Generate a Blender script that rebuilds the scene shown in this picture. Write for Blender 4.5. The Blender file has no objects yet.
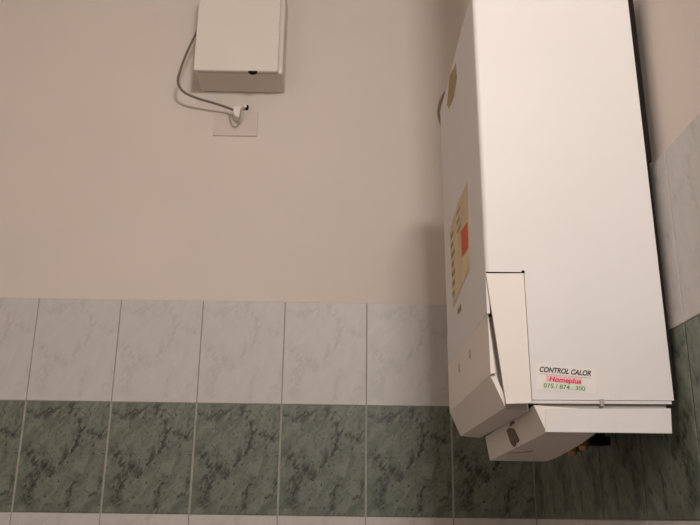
import bpy, bmesh, math, random
from mathutils import Vector, Matrix

random.seed(7)
S = bpy.context.scene
COL = S.collection

# ------------------------------------------------------------------ helpers
def link(name, me, mat=None, parent=None):
    o = bpy.data.objects.new(name, me)
    COL.objects.link(o)
    if mat is not None:
        me.materials.clear()
        me.materials.append(mat)
    if parent is not None:
        o.parent = parent
        o.matrix_parent_inverse = parent.matrix_world.inverted()
    return o

def from_bm(name, bm, mat, parent=None, smooth=False):
    bmesh.ops.recalc_face_normals(bm, faces=bm.faces)
    me = bpy.data.meshes.new(name)
    bm.to_mesh(me); bm.free()
    if smooth:
        for p in me.polygons: p.use_smooth = True
    return link(name, me, mat, parent)

def add_box(bm, a, b, bevel=0.0, seg=2):
    x0, y0, z0 = a; x1, y1, z1 = b
    v = [bm.verts.new(p) for p in ((x0,y0,z0),(x1,y0,z0),(x1,y1,z0),(x0,y1,z0),
                                   (x0,y0,z1),(x1,y0,z1),(x1,y1,z1),(x0,y1,z1))]
    fs = [bm.faces.new([v[i] for i in f]) for f in
          ((0,3,2,1),(4,5,6,7),(0,1,5,4),(1,2,6,5),(2,3,7,6),(3,0,4,7))]
    if bevel > 0:
        es = list({e for f in fs for e in f.edges})
        bmesh.ops.bevel(bm, geom=es, offset=bevel, segments=seg, profile=0.5, affect='EDGES')

def add_prism(bm, pts0, pts1):
    """solid between two matching 3D outlines"""
    a = [bm.verts.new(p) for p in pts0]
    b = [bm.verts.new(p) for p in pts1]
    n = len(a)
    bm.faces.new(a); bm.faces.new(list(reversed(b)))
    for i in range(n):
        j = (i+1) % n
        bm.faces.new((a[i], b[i], b[j], a[j]))

def prism_y(bm, xz, y0, y1):
    add_prism(bm, [(x, y0, z) for x, z in xz], [(x, y1, z) for x, z in xz])

def prism_x(bm, yz, x0, x1):
    add_prism(bm, [(x0, y, z) for y, z in yz], [(x1, y, z) for y, z in yz])

def prism_z(bm, xy, z0, z1):
    add_prism(bm, [(x, y, z0) for x, y in xy], [(x, y, z1) for x, y in xy])

def catmull(pts, n=8):
    P = [Vector(p) for p in pts]
    P = [P[0]*2-P[1]] + P + [P[-1]*2-P[-2]]
    out = []
    for i in range(1, len(P)-2):
        p0, p1, p2, p3 = P[i-1:i+3]
        for k in range(n):
            t = k/n
            out.append(0.5*((2*p1)+(p2-p0)*t+(2*p0-5*p1+4*p2-p3)*t*t+(3*p1-p0-3*p2+p3)*t**3))
    out.append(P[-2])
    return out

def add_tube(bm, pts, r, seg=10):
    pts = [Vector(p) for p in pts]
    rings = []
    t0 = (pts[1]-pts[0]).normalized()
    n = t0.orthogonal().normalized()
    for i, p in enumerate(pts):
        t = (pts[min(i+1, len(pts)-1)]-pts[max(i-1, 0)]).normalized()
        n = (n-t*n.dot(t)).normalized()
        b = t.cross(n)
        rr = r[i] if isinstance(r, (list, tuple)) else r
        rings.append([bm.verts.new(p+(n*math.cos(a)+b*math.sin(a))*rr)
                      for a in [2*math.pi*k/seg for k in range(seg)]])
    for i in range(len(rings)-1):
        for k in range(seg):
            bm.faces.new((rings[i][k], rings[i][(k+1)%seg], rings[i+1][(k+1)%seg], rings[i+1][k]))
    bm.faces.new(list(reversed(rings[0]))); bm.faces.new(rings[-1])

def tag(o, label=None, cat=None, group=None, kind=None):
    if label: o['label'] = label
    if cat: o['category'] = cat
    if group: o['group'] = group
    if kind: o['kind'] = kind
    return o

def empty(name, loc):
    o = bpy.data.objects.new(name, None)
    o.empty_display_size = 0.05
    COL.objects.link(o); o.location = loc
    bpy.context.view_layer.update()
    return o

def text_mesh(name, body, size, loc, rot, mat, parent, width=None, shear=0.0, bold=0.0, depth=0.00012):
    cu = bpy.data.curves.new(name, 'FONT')
    cu.body = body; cu.size = size; cu.shear = shear; cu.offset = bold; cu.extrude = depth
    tmp = bpy.data.objects.new(name, cu); COL.objects.link(tmp)
    bpy.context.view_layer.update()
    me = bpy.data.meshes.new_from_object(tmp.evaluated_get(bpy.context.evaluated_depsgraph_get()))
    COL.objects.unlink(tmp); bpy.data.objects.remove(tmp); bpy.data.curves.remove(cu)
    xs = [v.co.x for v in me.vertices]
    sx = width/(max(xs)-min(xs)) if width else 1.0
    x0 = min(xs)
    M = Matrix.Translation(loc) @ rot.to_4x4() @ Matrix.Diagonal((sx, 1, 1, 1)) @ Matrix.Translation((-x0, 0, 0))
    me.transform(M)
    me.name = name
    return link(name, me, mat, parent)

# ------------------------------------------------------------------ materials
def mat_base(name, col, rough=0.5, spec=0.5, metal=0.0, noise=0.0, nscale=20.0, bump=0.0, bscale=200.0, bdist=0.001):
    m = bpy.data.materials.new(name); m.use_nodes = True
    nt = m.node_tree; b = nt.nodes['Principled BSDF']
    b.inputs['Base Color'].default_value = (*col, 1)
    b.inputs['Roughness'].default_value = rough
    b.inputs['Metallic'].default_value = metal
    b.inputs['Specular IOR Level'].default_value = spec
    tc = nt.nodes.new('ShaderNodeTexCoord')
    if noise > 0:
        n = nt.nodes.new('ShaderNodeTexNoise'); n.inputs['Scale'].default_value = nscale
        n.inputs['Detail'].default_value = 5
        nt.links.new(tc.outputs['Object'], n.inputs['Vector'])
        mr = nt.nodes.new('ShaderNodeMapRange')
        mr.inputs['From Min'].default_value = 0.3; mr.inputs['From Max'].default_value = 0.7
        mr.inputs['To Min'].default_value = 1-noise; mr.inputs['To Max'].default_value = 1+noise
        nt.links.new(n.outputs['Fac'], mr.inputs['Value'])
        mx = nt.nodes.new('ShaderNodeVectorMath'); mx.operation = 'SCALE'
        mx.inputs[0].default_value = col
        nt.links.new(mr.outputs['Result'], mx.inputs['Scale'])
        nt.links.new(mx.outputs['Vector'], b.inputs['Base Color'])
    if bump > 0:
        n2 = nt.nodes.new('ShaderNodeTexNoise'); n2.inputs['Scale'].default_value = bscale
        n2.inputs['Detail'].default_value = 3
        nt.links.new(tc.outputs['Object'], n2.inputs['Vector'])
        bp = nt.nodes.new('ShaderNodeBump'); bp.inputs['Strength'].default_value = bump
        bp.inputs['Distance'].default_value = bdist
        nt.links.new(n2.outputs['Fac'], bp.inputs['Height'])
        nt.links.new(bp.outputs['Normal'], b.inputs['Normal'])
    return m

def mat_tile(name, base, light, dark, vein_strength, blotch_strength, rough, speck=0.0):
    """glazed tile, every tile carrying the same printed marble pattern (per-tile UV)"""
    m = bpy.data.materials.new(name); m.use_nodes = True
    nt = m.node_tree; N = nt.nodes; L = nt.links
    b = N['Principled BSDF']
    b.inputs['Roughness'].default_value = rough
    b.inputs['Specular IOR Level'].default_value = 0.4
    uv = N.new('ShaderNodeUVMap'); uv.uv_map = 'UVMap'
    sep = N.new('ShaderNodeSeparateXYZ')
    def noise(scale, detail=5, rgh=0.55, dist=0.0):
        n = N.new('ShaderNodeTexNoise')
        n.inputs['Scale'].default_value = scale; n.inputs['Detail'].default_value = detail
        n.inputs['Roughness'].default_value = rgh; n.inputs['Distortion'].default_value = dist
        L.new(uv.outputs['UV'], n.inputs['Vector']); return n
    def math_(op, a, b_=None, c=None):
        n = N.new('ShaderNodeMath'); n.operation = op
        for i, v in enumerate((a, b_, c)):
            if v is None: continue
            if isinstance(v, (int, float)): n.inputs[i].default_value = v
            else: L.new(v, n.inputs[i])
        return n.outputs[0]
    def rng(v, a, b_, c=0.0, d=1.0):
        n = N.new('ShaderNodeMapRange'); n.interpolation_type = 'SMOOTHSTEP'
        n.inputs['From Min'].default_value = a; n.inputs['From Max'].default_value = b_
        n.inputs['To Min'].default_value = c; n.inputs['To Max'].default_value = d
        L.new(v, n.inputs['Value']); return n.outputs['Result']
    mp = N.new('ShaderNodeMapping'); mp.inputs['Rotation'].default_value = (0, 0, math.radians(-52))
    mp2 = N.new('ShaderNodeMapping'); mp2.inputs['Scale'].default_value = (0.55, 1.25, 1)
    L.new(uv.outputs['UV'], mp.inputs['Vector']); L.new(mp.outputs[0], mp2.inputs['Vector'])
    def streak(scale, detail, rgh):
        n = noise(scale, detail, rgh, 0.6); L.new(mp2.outputs[0], n.inputs['Vector']); return n
    # warped coordinates
    wn = noise(5.0, 4, 0.6)
    wv = N.new('ShaderNodeVectorMath'); wv.operation = 'SUBTRACT'
    L.new(wn.outputs['Color'], wv.inputs[0]); wv.inputs[1].default_value = (0.5, 0.5, 0.5)
    ws = N.new('ShaderNodeVectorMath'); ws.operation = 'SCALE'; ws.inputs['Scale'].default_value = 0.34
    L.new(wv.outputs[0], ws.inputs[0])
    wa = N.new('ShaderNodeVectorMath'); wa.operation = 'ADD'
    L.new(uv.outputs['UV'], wa.inputs[0]); L.new(ws.outputs[0], wa.inputs[1])
    L.new(wa.outputs[0], sep.inputs[0])
    u, v = sep.outputs['X'], sep.outputs['Y']
    def seg(ax, ay, bx, by, w):
        """soft mask around a vein running from a to b"""
        dx, dy = bx-ax, by-ay; q = dx*dx+dy*dy
        t = math_('ADD', math_('MULTIPLY', math_('SUBTRACT', u, ax), dx/q),
                  math_('MULTIPLY', math_('SUBTRACT', v, ay), dy/q))
        t = math_('MINIMUM', math_('MAXIMUM', t, 0.0), 1.0)
        px = math_('SUBTRACT', u, math_('ADD', math_('MULTIPLY', t, dx), ax))
        py = math_('SUBTRACT', v, math_('ADD', math_('MULTIPLY', t, dy), ay))
        d = math_('SQRT', math_('ADD', math_('MULTIPLY', px, px), math_('MULTIPLY', py, py)))
        return rng(d, 0.0, w, 1.0, 0.0)
    masks = [seg(0.97, 0.70, 0.70, 0.70, 0.09), seg(0.72, 0.72, 0.52, 0.45, 0.11),
             seg(0.42, 0.38, 0.10, 0.52, 0.13), seg(0.20, 0.50, 0.14, 0.12, 0.13),
             seg(0.58, 0.95, 0.72, 0.80, 0.08), seg(0.08, 0.90, 0.42, 0.93, 0.09),
             seg(0.62, 0.08, 0.68, 0.28, 0.08), seg(0.92, 0.10, 0.95, 0.32, 0.08)]
    vm = masks[0]
    for k in masks[1:]: vm = math_('MAXIMUM', vm, k)
    fine = streak(19.0, 6, 0.62)
    vein = math_('MULTIPLY', vm, rng(fine.outputs['Fac'], 0.40, 0.60))
    mid = streak(9.0, 7, 0.66)
    cl = N.new('ShaderNodeMix'); cl.data_type = 'RGBA'
    L.new(rng(mid.outputs['Fac'], 0.33, 0.67), cl.inputs['Factor'])
    cl.inputs['A'].default_value = (*base, 1); cl.inputs['B'].default_value = (*light, 1)
    sp = noise(24.0, 5, 0.65)
    bl = math_('MULTIPLY', rng(sp.outputs['Fac'], 0.55, 0.68), blotch_strength)
    tot = math_('MINIMUM', math_('ADD', math_('MULTIPLY', vein, vein_strength), bl), 1.0)
    c2 = N.new('ShaderNodeMix'); c2.data_type = 'RGBA'
    L.new(tot, c2.inputs['Factor']); L.new(cl.outputs['Result'], c2.inputs['A'])
    c2.inputs['B'].default_value = (*dark, 1)
    L.new(c2.outputs['Result'], b.inputs['Base Color'])
    return m

M = {}
M['plaster'] = mat_base('plaster', (0.675, 0.602, 0.55), 0.85, 0.2, noise=0.02, nscale=4, bump=0.12, bscale=160, bdist=0.0006)
M['ceiling'] = mat_base('ceiling_paint', (0.74, 0.69, 0.64), 0.9, 0.2, noise=0.02, nscale=4)
M['floor'] = mat_base('floor_tile', (0.36, 0.32, 0.28), 0.4, 0.4, noise=0.08, nscale=9)
M['white_tile'] = mat_tile('white_marbled_tile', (0.515, 0.492, 0.475), (0.555, 0.525, 0.505), (0.37, 0.375, 0.36), 0.5, 0.06, 0.45)
M['green_tile'] = mat_tile('green_marbled_tile', (0.100, 0.119, 0.092), (0.182, 0.206, 0.163), (0.020, 0.024, 0.018), 0.95, 0.9, 0.45)
M['grout'] = mat_base('grout', (0.36, 0.35, 0.30), 0.9, 0.2, noise=0.1, nscale=60)
M['grout_dark'] = mat_base('grey_grout', (0.30, 0.275, 0.25), 0.9, 0.2, noise=0.1, nscale=60)
M['enamel'] = mat_base('white_enamel', (0.665, 0.632, 0.622), 0.48, 0.4, noise=0.012, nscale=7)
M['enamel_warm'] = mat_base('aged_white_plastic', (0.72, 0.655, 0.61), 0.5, 0.4, noise=0.012, nscale=7)
M['box_white'] = mat_base('cream_plastic', (0.72, 0.655, 0.595), 0.5, 0.4, noise=0.01, nscale=6)
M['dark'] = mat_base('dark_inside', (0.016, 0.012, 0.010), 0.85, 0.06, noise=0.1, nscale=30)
M['chassis'] = mat_base('grey_sheet_steel', (0.16, 0.15, 0.14), 0.5, 0.5, noise=0.06, nscale=30)
M['chassis_light'] = mat_base('zinc_sheet', (0.36, 0.335, 0.31), 0.5, 0.5, noise=0.05, nscale=30)
M['copper'] = mat_base('copper', (0.62, 0.30, 0.14), 0.35, 0.5, 1.0, noise=0.15, nscale=60)
M['brass'] = mat_base('brass', (0.45, 0.31, 0.14), 0.35, 0.5, 1.0, noise=0.1, nscale=60)
M['cord'] = mat_base('grey_cable', (0.17, 0.14, 0.115), 0.6, 0.3, noise=0.05, nscale=80)
M['brown_cord'] = mat_base('brown_cable', (0.30, 0.20, 0.165), 0.6, 0.3, noise=0.05, nscale=80)
M['plate'] = mat_base('outlet_plate_plastic', (0.62, 0.54, 0.485), 0.45, 0.4, noise=0.01, nscale=30)
M['plug'] = mat_base('white_plug_plastic', (0.80, 0.74, 0.68), 0.4, 0.4, noise=0.01, nscale=30)
M['clip'] = mat_base('grey_clip_plastic', (0.36, 0.32, 0.28), 0.5, 0.4, noise=0.03, nscale=60)
M['paper'] = mat_base('yellowed_paper', (0.66, 0.53, 0.36), 0.8, 0.2, noise=0.12, nscale=22)
M['brown_paper'] = mat_base('brown_paper', (0.42, 0.31, 0.18), 0.8, 0.2, noise=0.12, nscale=25)
M['red'] = mat_base('orange_red_print', (0.62, 0.12, 0.05), 0.7, 0.2, noise=0.08, nscale=60)
M['ink'] = mat_base('dark_print', (0.05, 0.042, 0.04), 0.7, 0.2, noise=0.05, nscale=60)
M['faded_ink'] = mat_base('faded_print', (0.33, 0.26, 0.15), 0.8, 0.2, noise=0.15, nscale=60)
M['label_paper'] = mat_base('label_paper', (0.71, 0.665, 0.64), 0.5, 0.3, noise=0.01, nscale=40)
M['pink'] = mat_base('pink_print_ground', (0.80, 0.42, 0.44), 0.6, 0.3, noise=0.05, nscale=90)
M['crimson'] = mat_base('crimson_print', (0.62, 0.045, 0.12), 0.6, 0.3, noise=0.05, nscale=90)
M['pale_green'] = mat_base('pale_green_ground', (0.62, 0.68, 0.55), 0.6, 0.3, noise=0.05, nscale=90)
M['green_ink'] = mat_base('green_grey_print', (0.16, 0.22, 0.15), 0.6, 0.3, noise=0.05, nscale=90)
M['brown_ink'] = mat_base('brown_print', (0.15, 0.105, 0.075), 0.6, 0.3, noise=0.12, nscale=90)
M['rust_ink'] = mat_base('rust_smear', (0.50, 0.36, 0.30), 0.7, 0.3, noise=0.1, nscale=90)

# ------------------------------------------------------------------ room shell
XL, YF, ZC = -1.62, -3.0, 3.1          # left wall, wall behind the camera, ceiling
T = 0.10
P = 0.009                              # plaster lies this far behind the tile faces

def shell(name, a, b, mat):
    bm = bmesh.new(); add_box(bm, a, b)
    return tag(from_bm(name, bm, mat), kind='structure')

wall_back = shell('wall_back', (XL, P, 0), (P+T, P+T, ZC), M['plaster'])
wall_right = shell('wall_right', (P, YF, 0), (P+T, P, ZC), M['plaster'])
wall_left = shell('wall_left', (XL-T, YF, 0), (XL, P+T, ZC), M['plaster'])
wall_front = shell('wall_front', (XL-T, YF-T, 0), (P+T, YF, ZC), M['plaster'])
floor = shell('floor', (XL-T, YF-T, -T), (P+T, P+T, 0), M['floor'])
ceiling = shell('ceiling', (XL-T, YF-T, ZC), (P+T, P+T, ZC+T), M['ceiling'])

def tile_row(name, parent, spans, z0, z1, mat, gap, axis, hz=0.0016):
    """one course of tiles; every tile is a slab with eased edges, its own 0..1 UV"""
    bm = bmesh.new(); uvl = bm.loops.layers.uv.new('UVMap')
    c = 0.0009; th = P-0.0005
    for (s0, s1, u0, u1) in spans:
        a, b = s0+gap/2, s1-gap/2; d, e = z0+hz/2, z1-hz/2
        def pt(s, z, out):
            # out = 0 back (wall) .. th face
            return (s, th-out, z) if axis == 'x' else (th-out, s, z)
        rings = [[pt(a,d,0),pt(b,d,0),pt(b,e,0),pt(a,e,0)],
                 [pt(a,d,th-c),pt(b,d,th-c),pt(b,e,th-c),pt(a,e,th-c)],
                 [pt(a+c,d+c,th),pt(b-c,d+c,th),pt(b-c,e-c,th),pt(a+c,e-c,th)]]
        R = [[bm.verts.new(p) for p in r] for r in rings]
        for i in range(2):
            for k in range(4):
                bm.faces.new((R[i][k], R[i][(k+1)%4], R[i+1][(k+1)%4], R[i+1][k]))
        f = bm.faces.new(R[2])
        ft = {R[2][0]:(u0,0), R[2][1]:(u1,0), R[2][2]:(u1,1), R[2][3]:(u0,1)}
        for r in R[:2]:
            for k, v in enumerate(r): ft[v] = ((u0,0),(u1,0),(u1,1),(u0,1))[k]
        for v in ft:
            for l in v.link_loops: l[uvl].uv = ft[v]
    return tag(from_bm(name, bm, mat, parent), kind='structure')

def grout_slab(name, parent, a, b, mat):
    bm = bmesh.new(); add_box(bm, a, b)
    return tag(from_bm(name, bm, mat, parent), kind='structure')

X0 = 0.0109
back_spans = []
for k in range(12):
    s1 = X0-0.2*k; s0 = s1-0.2
    if s0 < XL: 
        back_spans.append((XL, s1, 1-(s1-XL)/0.2, 1.0)); break
    back_spans.append((s0, min(s1, 0.0005), 0.0, 1.0 if s1 <= 0.0005 else 1-(s1-0.0005)/0.2))
right_spans = [(-0.087, 0.0, 0.0, 0.435)]
s = -0.087
while s-0.2 > YF:
    right_spans.append((s-0.2, s, 0.0, 1.0)); s -= 0.2
right_spans.append((YF, s, 1-(s-YF)/0.2, 1.0))

for wname, parent, spans, axis in (('back', wall_back, back_spans, 'x'), ('right', wall_right, right_spans, 'y')):
    tile_row('white_tile_course', parent, spans, 1.75, 2.0, M['white_tile'], 0.0017, axis)
    tile_row('green_tile_course', parent, spans, 1.50, 1.75, M['green_tile'], 0.0052, axis)
    for r in range(6):
        tile_row('white_tile_course', parent, spans, 0.25*r, 0.25*(r+1), M['white_tile'], 0.0017, axis)
    for (z0, z1, mt) in ((0.0, 1.5, 'grout_dark'), (1.5, 1.75, 'grout'), (1.75, 1.9995, 'grout_dark')):
        if axis == 'x':
            grout_slab('grout', parent, (XL, 0.0022, z0), (0.0022, P, z1), M[mt])
        else:
            grout_slab('grout', parent, (0.0022, YF, z0), (P, 0.0022, z1), M[mt])

# ------------------------------------------------------------------ gas boiler on the right wall
NY, FY = -0.850, -0.440               # near and far sides
FX, BX = -0.252, -0.009               # front face and back (towards the right wall)
ZB, ZT = 1.652, 2.291
boiler = empty('gas_boiler', (BX, (NY+FY)/2, 1.60))
tag(boiler, 'white gas boiler hung on the right wall over the green tile band', 'boiler')

# sheet-metal casing: a U in plan (near side, front, far side), folded at rounded corners
t = 0.004
def arc(cx, cy, r, a0, a1, n=5):
    return [(cx+r*math.cos(math.radians(a0+(a1-a0)*i/n)), cy+r*math.sin(math.radians(a0+(a1-a0)*i/n))) for i in range(n+1)]
def u_outline(inset):
    r = 0.007-inset
    f, n_, fa = FX+inset, NY+inset, FY-inset
    return ([(BX, n_)] + arc(FX+0.007, NY+0.007, r, 270, 180) + arc(FX+0.007, FY-0.007, r, 180, 90) + [(BX, fa)])
bm = bmesh.new()
out, inn = u_outline(0), u_outline(t)
prism_z(bm, out+list(reversed(inn)), 1.829, ZT)
# below the cut: near side stays behind the flap, front and far sides run on
prism_z(bm, [(BX,NY),(-0.1985,NY),(-0.1985,NY+t),(BX,NY+t)], ZB, 1.829)
prism_z(bm, [(FX,NY+0.0045),(FX+t,NY+0.0045),(FX+t,FY-0.0045),(FX,FY-0.0045)], 1.7705, 1.829)
prism_z(bm, [(FX,FY),(BX,FY),(BX,FY-t),(FX,FY-t)], 1.7705, 1.829)
prism_z(bm, [(-0.1985,FY),(BX,FY),(BX,FY-t),(-0.1985,FY-t)], ZB, 1.7705)
add_box(bm, (FX+t, NY+t, ZT-0.005), (BX, FY-t, ZT-0.001))
from_bm('casing', bm, M['enamel'], boiler)

# inner chassis (seen only in the slots and from below)
bm = bmesh.new()
prism_y(bm, [(-0.245,2.283),(-0.010,2.283),(-0.010,1.662),(-0.19,1.662),(-0.19,1.80),(-0.245,1.80)], NY+0.006, FY-0.006)
from_bm('chassis', bm, M['chassis'], boiler)

# narrow lip along the bottom of the near side with its catch
bm = bmesh.new()
add_box(bm, (-0.1985, NY+0.001, 1.6475), (-0.012, NY+0.010, 1.6515))
lip = from_bm('bottom_lip', bm, M['enamel'], boiler)
bm = bmesh.new()
add_box(bm, (-0.1085, NY-0.0022, 1.6435), (-0.1035, NY+0.002, 1.6535), 0.0008)
tag(from_bm('catch', bm, M['clip'], lip), 'small grey catch')
bm = bmesh.new()
add_box(bm, (-0.190, NY+0.006, 1.6385), (-0.018, NY+0.012, 1.6482))
from_bm('bottom_rail', bm, M['chassis_light'], boiler)

# lower control cover: upright face that breaks back and under
bm = bmesh.new()
prism_y(bm, [(FX,1.7700),(FX,1.6860),(-0.2335,1.6425),(-0.1990,1.6395),(-0.1990,1.7700)], NY+0.022, FY+0.0002)
prism_y(bm, [(FX,1.7690),(FX,1.6860),(-0.2452,1.6880)], NY+0.0005, NY+0.022)
prism_y(bm, [(FX,1.6860),(-0.2452,1.6880),(-0.2330,1.6560),(-0.2335,1.6425)], NY+0.006, NY+0.022)
cover = from_bm('control_cover', bm, M['enamel_warm'], boiler)
for (y, z) in ((-0.577, 1.742), (-0.692, 1.744)):
    bm = bmesh.new()
    add_box(bm, (FX-0.0012, y-0.006, z-0.007), (FX+0.001, y+0.006, z+0.007), 0.001)
    tag(from_bm('indicator', bm, M['clip'], cover), 'small grey indicator on the control cover')
bm = bmesh.new()
add_box(bm, (FX-0.001, -0.622, 1.832), (FX+0.001, -0.585, 1.842), 0.0006)
tag(from_bm('badge', bm, M['faded_ink'], boiler), 'tiny dark badge on the front')

# near flap closing the end of the control cover; its front edge runs back towards the bottom
bm = bmesh.new()
prism_y(bm, [(FX,1.8262),(-0.1996,1.8268),(-0.1996,1.6475),(-0.2335,1.6462)], NY-0.0015, NY+0.0035)
flap = from_bm('side_flap', bm, M['enamel_warm'], boiler)
bm = bmesh.new()
add_tube(bm, [(-0.2000, NY-0.0008, 1.8290), (-0.2000, NY+0.001, 1.8290)], 0.0024, 12)
from_bm('slot_hole', bm, M['dark'], boiler)
bm = bmesh.new()
add_box(bm, (FX+0.001, NY+0.0005, 1.8262), (-0.2003, NY+0.004, 1.8292))
from_bm('slot', bm, M['dark'], boiler)

# bottom cover under the boiler: left side, pan with a swept right edge, long near flange
bm = bmesh.new()
top = [(-0.1965,NY+0.001,1.6450),(-0.1965,-0.480,1.6375),(-0.090,-0.467,1.6365),(-0.086,-0.505,1.637),(-0.088,-0.559,1.637),
       (-0.096,-0.648,1.638),(-0.105,-0.745,1.639),(-0.117,NY+0.001,1.6395)]
bot = [(-0.182,NY+0.001,1.6095),(-0.190,-0.480,1.597),(-0.090,-0.467,1.597),(-0.086,-0.505,1.598),(-0.088,-0.559,1.600),
       (-0.096,-0.648,1.602),(-0.105,-0.745,1.605),(-0.117,NY+0.001,1.6090)]
add_prism(bm, top, bot)
bcov = from_bm('bottom_cover', bm, M['enamel_warm'], boiler)
bm = bmesh.new()
prism_y(bm, [(-0.1822,1.6400),(-0.0150,1.6415),(-0.0170,1.6090),(-0.1840,1.6100)], NY-0.001, NY+0.004)
from_bm('flange', bm, M['enamel'], bcov)
# printed mark on the left side of the bottom cover (a small leaf over an upright block)
def leftx(y, z):
    k = (y-NY)/0.37
    xb, zb, xt, zt = -0.182-0.008*k, 1.6095-0.0125*k, -0.1965, 1.645-0.0075*k
    return xb+(xt-xb)*(z-zb)/(zt-zb)-0.0024
def decal_left(name, yz, mat, parent):
    b_ = bmesh.new()
    add_prism(b_, [(leftx(y,z)-0.0002,y,z) for y,z in yz], [(leftx(y,z)+0.0030,y,z) for y,z in yz])
    return from_bm(name, b_, mat, parent)
tag(decal_left('printed_mark', [(-0.662,1.6305),(-0.682,1.6325),(-0.712,1.628),(-0.712,1.6115),(-0.700,1.609),(-0.690,1.6105),
            (-0.682,1.6065),(-0.672,1.6055),(-0.662,1.6125)], M['brown_ink'], bcov), 'brown printed mark')
tag(decal_left('printed_leaf', [(-0.690,1.6335),(-0.700,1.6345),(-0.722,1.6350),(-0.718,1.6385),(-0.705,1.6380),(-0.694,1.6365)], M['brown_ink'], bcov), 'brown printed leaf')
bm = bmesh.new()
add_prism(bm, [(-0.182,-0.598,1.6000),(-0.150,-0.624,1.6010),(-0.150,-0.634,1.6013),(-0.182,-0.608,1.6003)],
              [(-0.182,-0.598,1.6040),(-0.150,-0.624,1.6040),(-0.150,-0.634,1.6040),(-0.182,-0.608,1.6040)])
tag(from_bm('rust_smear', bm, M['rust_ink'], bcov), 'faint rust smear')

# pipe tails leaving the underside and turning into the wall
for (px, py, r, mt, zb) in ((-0.050, -0.50, 0.0075, 'copper', 1.606), (-0.060, -0.60, 0.007, 'copper', 1.607)):
    bm = bmesh.new()
    pts = [(px,py,1.670),(px,py,zb)]
    add_tube(bm, pts, r, 14)
    pipe = from_bm('pipe', bm, M[mt], boiler, smooth=True)
    bm = bmesh.new()
    add_tube(bm, [(px,py,zb+0.005),(px,py,zb+0.018)], r*1.5, 6)
    from_bm('nut', bm, M['brass'], pipe)
bm = bmesh.new()
add_tube(bm, [(-0.052,-0.66,1.664),(-0.052,-0.66,1.622),(-0.052,-0.66,1.6215),(-0.052,-0.66,1.609)], [0.008,0.008,0.016,0.015], 18)
tag(from_bm('drain_valve', bm, M['dark'], boiler), 'black drain valve under the boiler')

# near-black strip standing in for the shade in the gap behind the casing
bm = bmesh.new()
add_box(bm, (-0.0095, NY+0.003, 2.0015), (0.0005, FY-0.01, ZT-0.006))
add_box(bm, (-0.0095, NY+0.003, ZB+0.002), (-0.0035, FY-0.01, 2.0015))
tag(from_bm('gap_shade_strip', bm, M['dark'], boiler), 'dark strip standing in for shade between casing and wall')

# unseen pipe added above the boiler to shade the upper back wall
bm = bmesh.new()
add_tube(bm, [(-0.163,-0.700,ZT-0.006),(-0.163,-0.700,ZC)], 0.055, 28)
shading_flue = from_bm('shading_flue', bm, M['enamel'], boiler, smooth=True)
bm = bmesh.new()
add_tube(bm, [(-0.163,-0.700,ZT-0.002),(-0.163,-0.700,ZT+0.035)], 0.060, 28)
from_bm('shading_flue_collar', bm, M['clip'], shading_flue)

# stickers on the front (left-facing) side
st = bmesh.new(); prism_x(st, [(-0.735,2.012),(-0.742,1.955),(-0.722,1.872),(-0.640,1.868),(-0.533,1.856),(-0.527,1.93),(-0.526,2.006),(-0.640,2.020)], FX-0.0006, FX+0.001)
info = tag(from_bm('info_sticker', st, M['paper'], boiler), 'yellowed information sticker with an orange red block')
st = bmesh.new(); prism_x(st, [(-0.655,1.958),(-0.722,1.950),(-0.720,1.908),(-0.655,1.912)], FX-0.0010, FX)
tag(from_bm('red_block', st, M['red'], info), 'orange red printed block')
for z in (1.993, 1.975, 1.957, 1.939, 1.921, 1.903, 1.885):
    w = random.uniform(0.022, 0.05)
    st = bmesh.new(); prism_x(st, [(-0.535,z),(-0.535-w,z-0.001),(-0.535-w,z-0.010),(-0.535,z-0.009)], FX-0.0009, FX)
    from_bm('printed_line', st, M['faded_ink'], info)
for z in (2.006, 1.990, 1.974):
    w = random.uniform(0.03, 0.06)
    st = bmesh.new(); prism_x(st, [(-0.61,z),(-0.61-w,z-0.001),(-0.61-w,z-0.006),(-0.61,z-0.005)], FX-0.0009, FX)
    from_bm('printed_line', st, M['faded_ink'], info)
st = bmesh.new(); prism_x(st, [(-0.590,2.288),(-0.668,2.268),(-0.672,2.238),(-0.632,2.222),(-0.568,2.232),(-0.546,2.252)], FX-0.0006, FX+0.001)
tag(from_bm('torn_sticker', st, M['brown_paper'], boiler), 'torn brown sticker near the top of the front')

# service label on the near side, stuck on slightly crooked
rot = Matrix.Rotation(math.radians(90), 3, 'X')
ang = math.radians(4.6)
rot = Matrix.Rotation(ang, 3, 'Y') @ rot          # tilts down to the right
LX, LZ = -0.1895, 1.7005
def lp(u, w, o=0.0):                               # point on the label: right, down from its corner
    return Vector((LX+u*math.cos(ang)-w*math.sin(ang), NY-0.0003-o, LZ-u*math.sin(ang)-w*math.cos(ang)))
def label_rect(name, u0, w0, u1, w1, o, mat, parent):
    b_ = bmesh.new()
    f = [lp(u0,w0,o), lp(u1,w0,o), lp(u1,w1,o), lp(u0,w1,o)]
    add_prism(b_, f, [p+Vector((0,0.0004,0)) for p in f])
    return from_bm(name, b_, mat, parent)
lab = tag(label_rect('service_label', 0, 0, 0.079, 0.0345, 0.0, M['label_paper'], boiler), 'white service label with black, red and green print')
text_mesh('label_heading', 'CONTROL CALOR', 0.0098, lp(0.004, 0.0105, 0.0003), rot, M['ink'], lab, width=0.069, shear=0.28, bold=0.00025)
label_rect('label_rule', 0.004, 0.0132, 0.073, 0.0138, 0.0002, M['clip'], lab)
label_rect('pink_band', 0.013, 0.0148, 0.061, 0.0232, 0.0002, M['pink'], lab)
text_mesh('label_name', 'Homeplus', 0.0088, lp(0.017, 0.0222, 0.0005), rot, M['crimson'], lab, width=0.043, shear=0.2, bold=0.0002)
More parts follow.
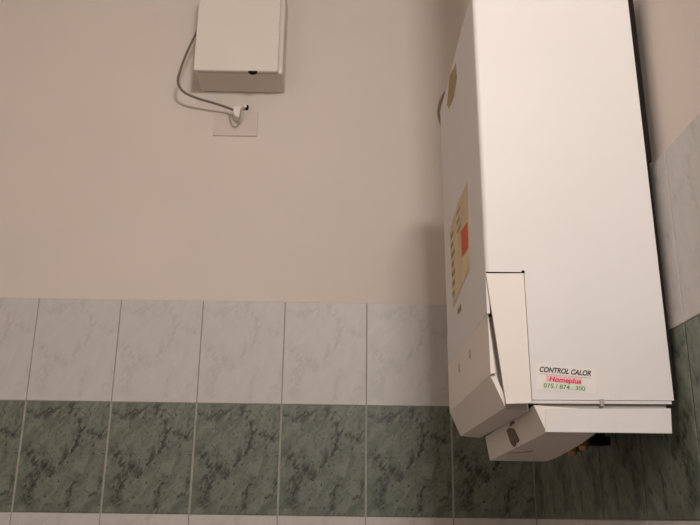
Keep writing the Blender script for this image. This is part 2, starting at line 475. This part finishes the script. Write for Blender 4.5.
label_rect('green_band', 0.008, 0.0236, 0.067, 0.0322, 0.0002, M['pale_green'], lab)
text_mesh('label_number', '075 / 874 . 300', 0.0082, lp(0.010, 0.0312, 0.0005), rot, M['green_ink'], lab, width=0.055, bold=0.00005)

boiler.rotation_euler = (0, math.radians(-0.5), 0)     # hangs a hair out of plumb

# ------------------------------------------------------------------ white box on the back wall
bxe = empty('wall_box', (-0.725, P, 2.577))
tag(bxe, 'white square box mounted high on the back wall', 'box')
bm = bmesh.new(); add_box(bm, (-0.835,-0.090,2.577), (-0.612,P,2.835), 0.004, 3)
from_bm('housing', bm, M['box_white'], bxe)
bm = bmesh.new(); add_box(bm, (-0.8375,-0.104,2.5760), (-0.6225,-0.0925,2.837), 0.004, 3)
from_bm('lid', bm, M['box_white'], bxe)
bm = bmesh.new(); add_box(bm, (-0.832,-0.0935,2.580), (-0.630,-0.0885,2.832))
from_bm('lid_seal', bm, M['dark'], bxe)
bm = bmesh.new()
prism_y(bm, [(-0.699,2.5765),(-0.675,2.5765),(-0.684,2.5705),(-0.690,2.5705)], -0.1035, -0.094)
tag(from_bm('latch', bm, M['dark'], bxe), 'small black latch under the lid')

# plate and cable below it
plate = empty('outlet_plate', (-0.737, P, 2.483))
tag(plate, 'thin pale square plate on the plaster below the white box', 'wall plate')
bm = bmesh.new(); add_box(bm, (-0.795,P-0.004,2.448), (-0.680,P,2.518), 0.0012)
from_bm('cover_plate', bm, M['plate'], plate)
bm = bmesh.new()
add_prism(bm, [(-0.742,P-0.003,2.520),(-0.718,P-0.003,2.520),(-0.716,P-0.003,2.492),(-0.724,P-0.003,2.480),(-0.738,P-0.003,2.484),(-0.746,P-0.003,2.500)],
              [(-0.739,-0.028,2.516),(-0.722,-0.028,2.516),(-0.720,-0.028,2.494),(-0.726,-0.028,2.486),(-0.735,-0.028,2.488),(-0.741,-0.028,2.502)])
tag(from_bm('cable_gland', bm, M['plug'], plate), 'white cable gland')
bm = bmesh.new()
add_tube(bm, catmull([(-0.752,-0.006,2.506),(-0.748,-0.020,2.496),(-0.740,-0.028,2.480),(-0.732,-0.028,2.474),(-0.724,-0.030,2.480),(-0.721,-0.030,2.500),(-0.722,-0.026,2.508)], 5), 0.0022, 8)
tag(from_bm('clip', bm, M['clip'], plate, smooth=True), 'bent grey clip')
bm = bmesh.new()
add_tube(bm, [(-0.722,P,2.529),(-0.713,-0.006,2.530)], 0.005, 12)
sc = from_bm('wall_plug', bm, M['plug'], plate)
bm = bmesh.new()
add_tube(bm, [(-0.711,P,2.529),(-0.709,-0.004,2.529)], 0.0048, 12)
tag(from_bm('screw', bm, M['dark'], plate), 'dark screw above the plate')

bm = bmesh.new()
cable_pts = [(-0.842, -0.05, 2.74),(-0.849, -0.06, 2.703),(-0.862, -0.07, 2.654),(-0.875, -0.075, 2.598),(-0.881, -0.07, 2.56),(-0.867, -0.055, 2.54),(-0.835, -0.042, 2.53),(-0.792, -0.032, 2.522),(-0.758, -0.024, 2.514),(-0.738, -0.02, 2.507)]
add_tube(bm, catmull(cable_pts, 8), 0.0032, 10)
tag(from_bm('cable', bm, M['cord'], None, smooth=True), 'thin grey cable looping from the white box to the plate below', 'cable')

bm = bmesh.new()
add_tube(bm, catmull([(-0.150,0.005,2.612),(-0.176,0.005,2.594),(-0.193,0.005,2.566),(-0.201,0.005,2.532),(-0.198,0.005,2.504),(-0.186,0.005,2.478),(-0.150,0.005,2.455)], 8), 0.0036, 10)
tag(from_bm('cable', bm, M['brown_cord'], None, smooth=True), 'short brown cable bend showing past the far edge of the boiler', 'cable')

# ------------------------------------------------------------------ light
d = bpy.data.lights.new('ceiling_lamp', 'AREA'); d.shape = 'RECTANGLE'; d.size = 0.30; d.size_y = 0.14
d.energy = 22.5; d.color = (1.0, 0.94, 0.88)
lo = bpy.data.objects.new('ceiling_lamp', d); COL.objects.link(lo)
lo.location = (-0.22, -2.5, 2.64); lo.rotation_euler = (math.radians(66), 0, 0)

d = bpy.data.lights.new('left_fill_light', 'POINT'); d.energy = 7.5; d.color = (1.0, 0.93, 0.87); d.shadow_soft_size = 0.12  # fill light added at the left to brighten boiler front and right wall
lo = bpy.data.objects.new('left_fill_light', d); COL.objects.link(lo); lo.location = (-1.42, -2.2, 2.15)

w = bpy.data.worlds.new('world'); S.world = w; w.use_nodes = True
w.node_tree.nodes['Background'].inputs['Color'].default_value = (1.0, 0.93, 0.86, 1)
w.node_tree.nodes['Background'].inputs['Strength'].default_value = 0.15

# ------------------------------------------------------------------ camera
f_px, pitch, yaw, roll = 810.92, 0.303742, 0.0131767, 0.0127272
cp, sp_, cy, sy = math.cos(pitch), math.sin(pitch), math.cos(yaw), math.sin(yaw)
fwd = Vector((sy*cp, cy*cp, sp_)); right = Vector((cy, -sy, 0)); up = right.cross(fwd)
r2 = right*math.cos(roll)+up*math.sin(roll); u2 = -right*math.sin(roll)+up*math.cos(roll)
cam = bpy.data.cameras.new('camera'); cam.sensor_width = 36; cam.lens = f_px/700*36; cam.clip_start = 0.01
co = bpy.data.objects.new('camera', cam); COL.objects.link(co)
mw = Matrix((r2, u2, -fwd)).transposed().to_4x4(); mw.translation = (-0.457288, -1.927422, 1.499282)
co.matrix_world = mw
S.camera = co

S.view_settings.view_transform = 'Standard'
S.view_settings.look = 'None'
S.view_settings.gamma = 1
S.view_settings.use_curve_mapping = False
S.view_settings.exposure = 0.0
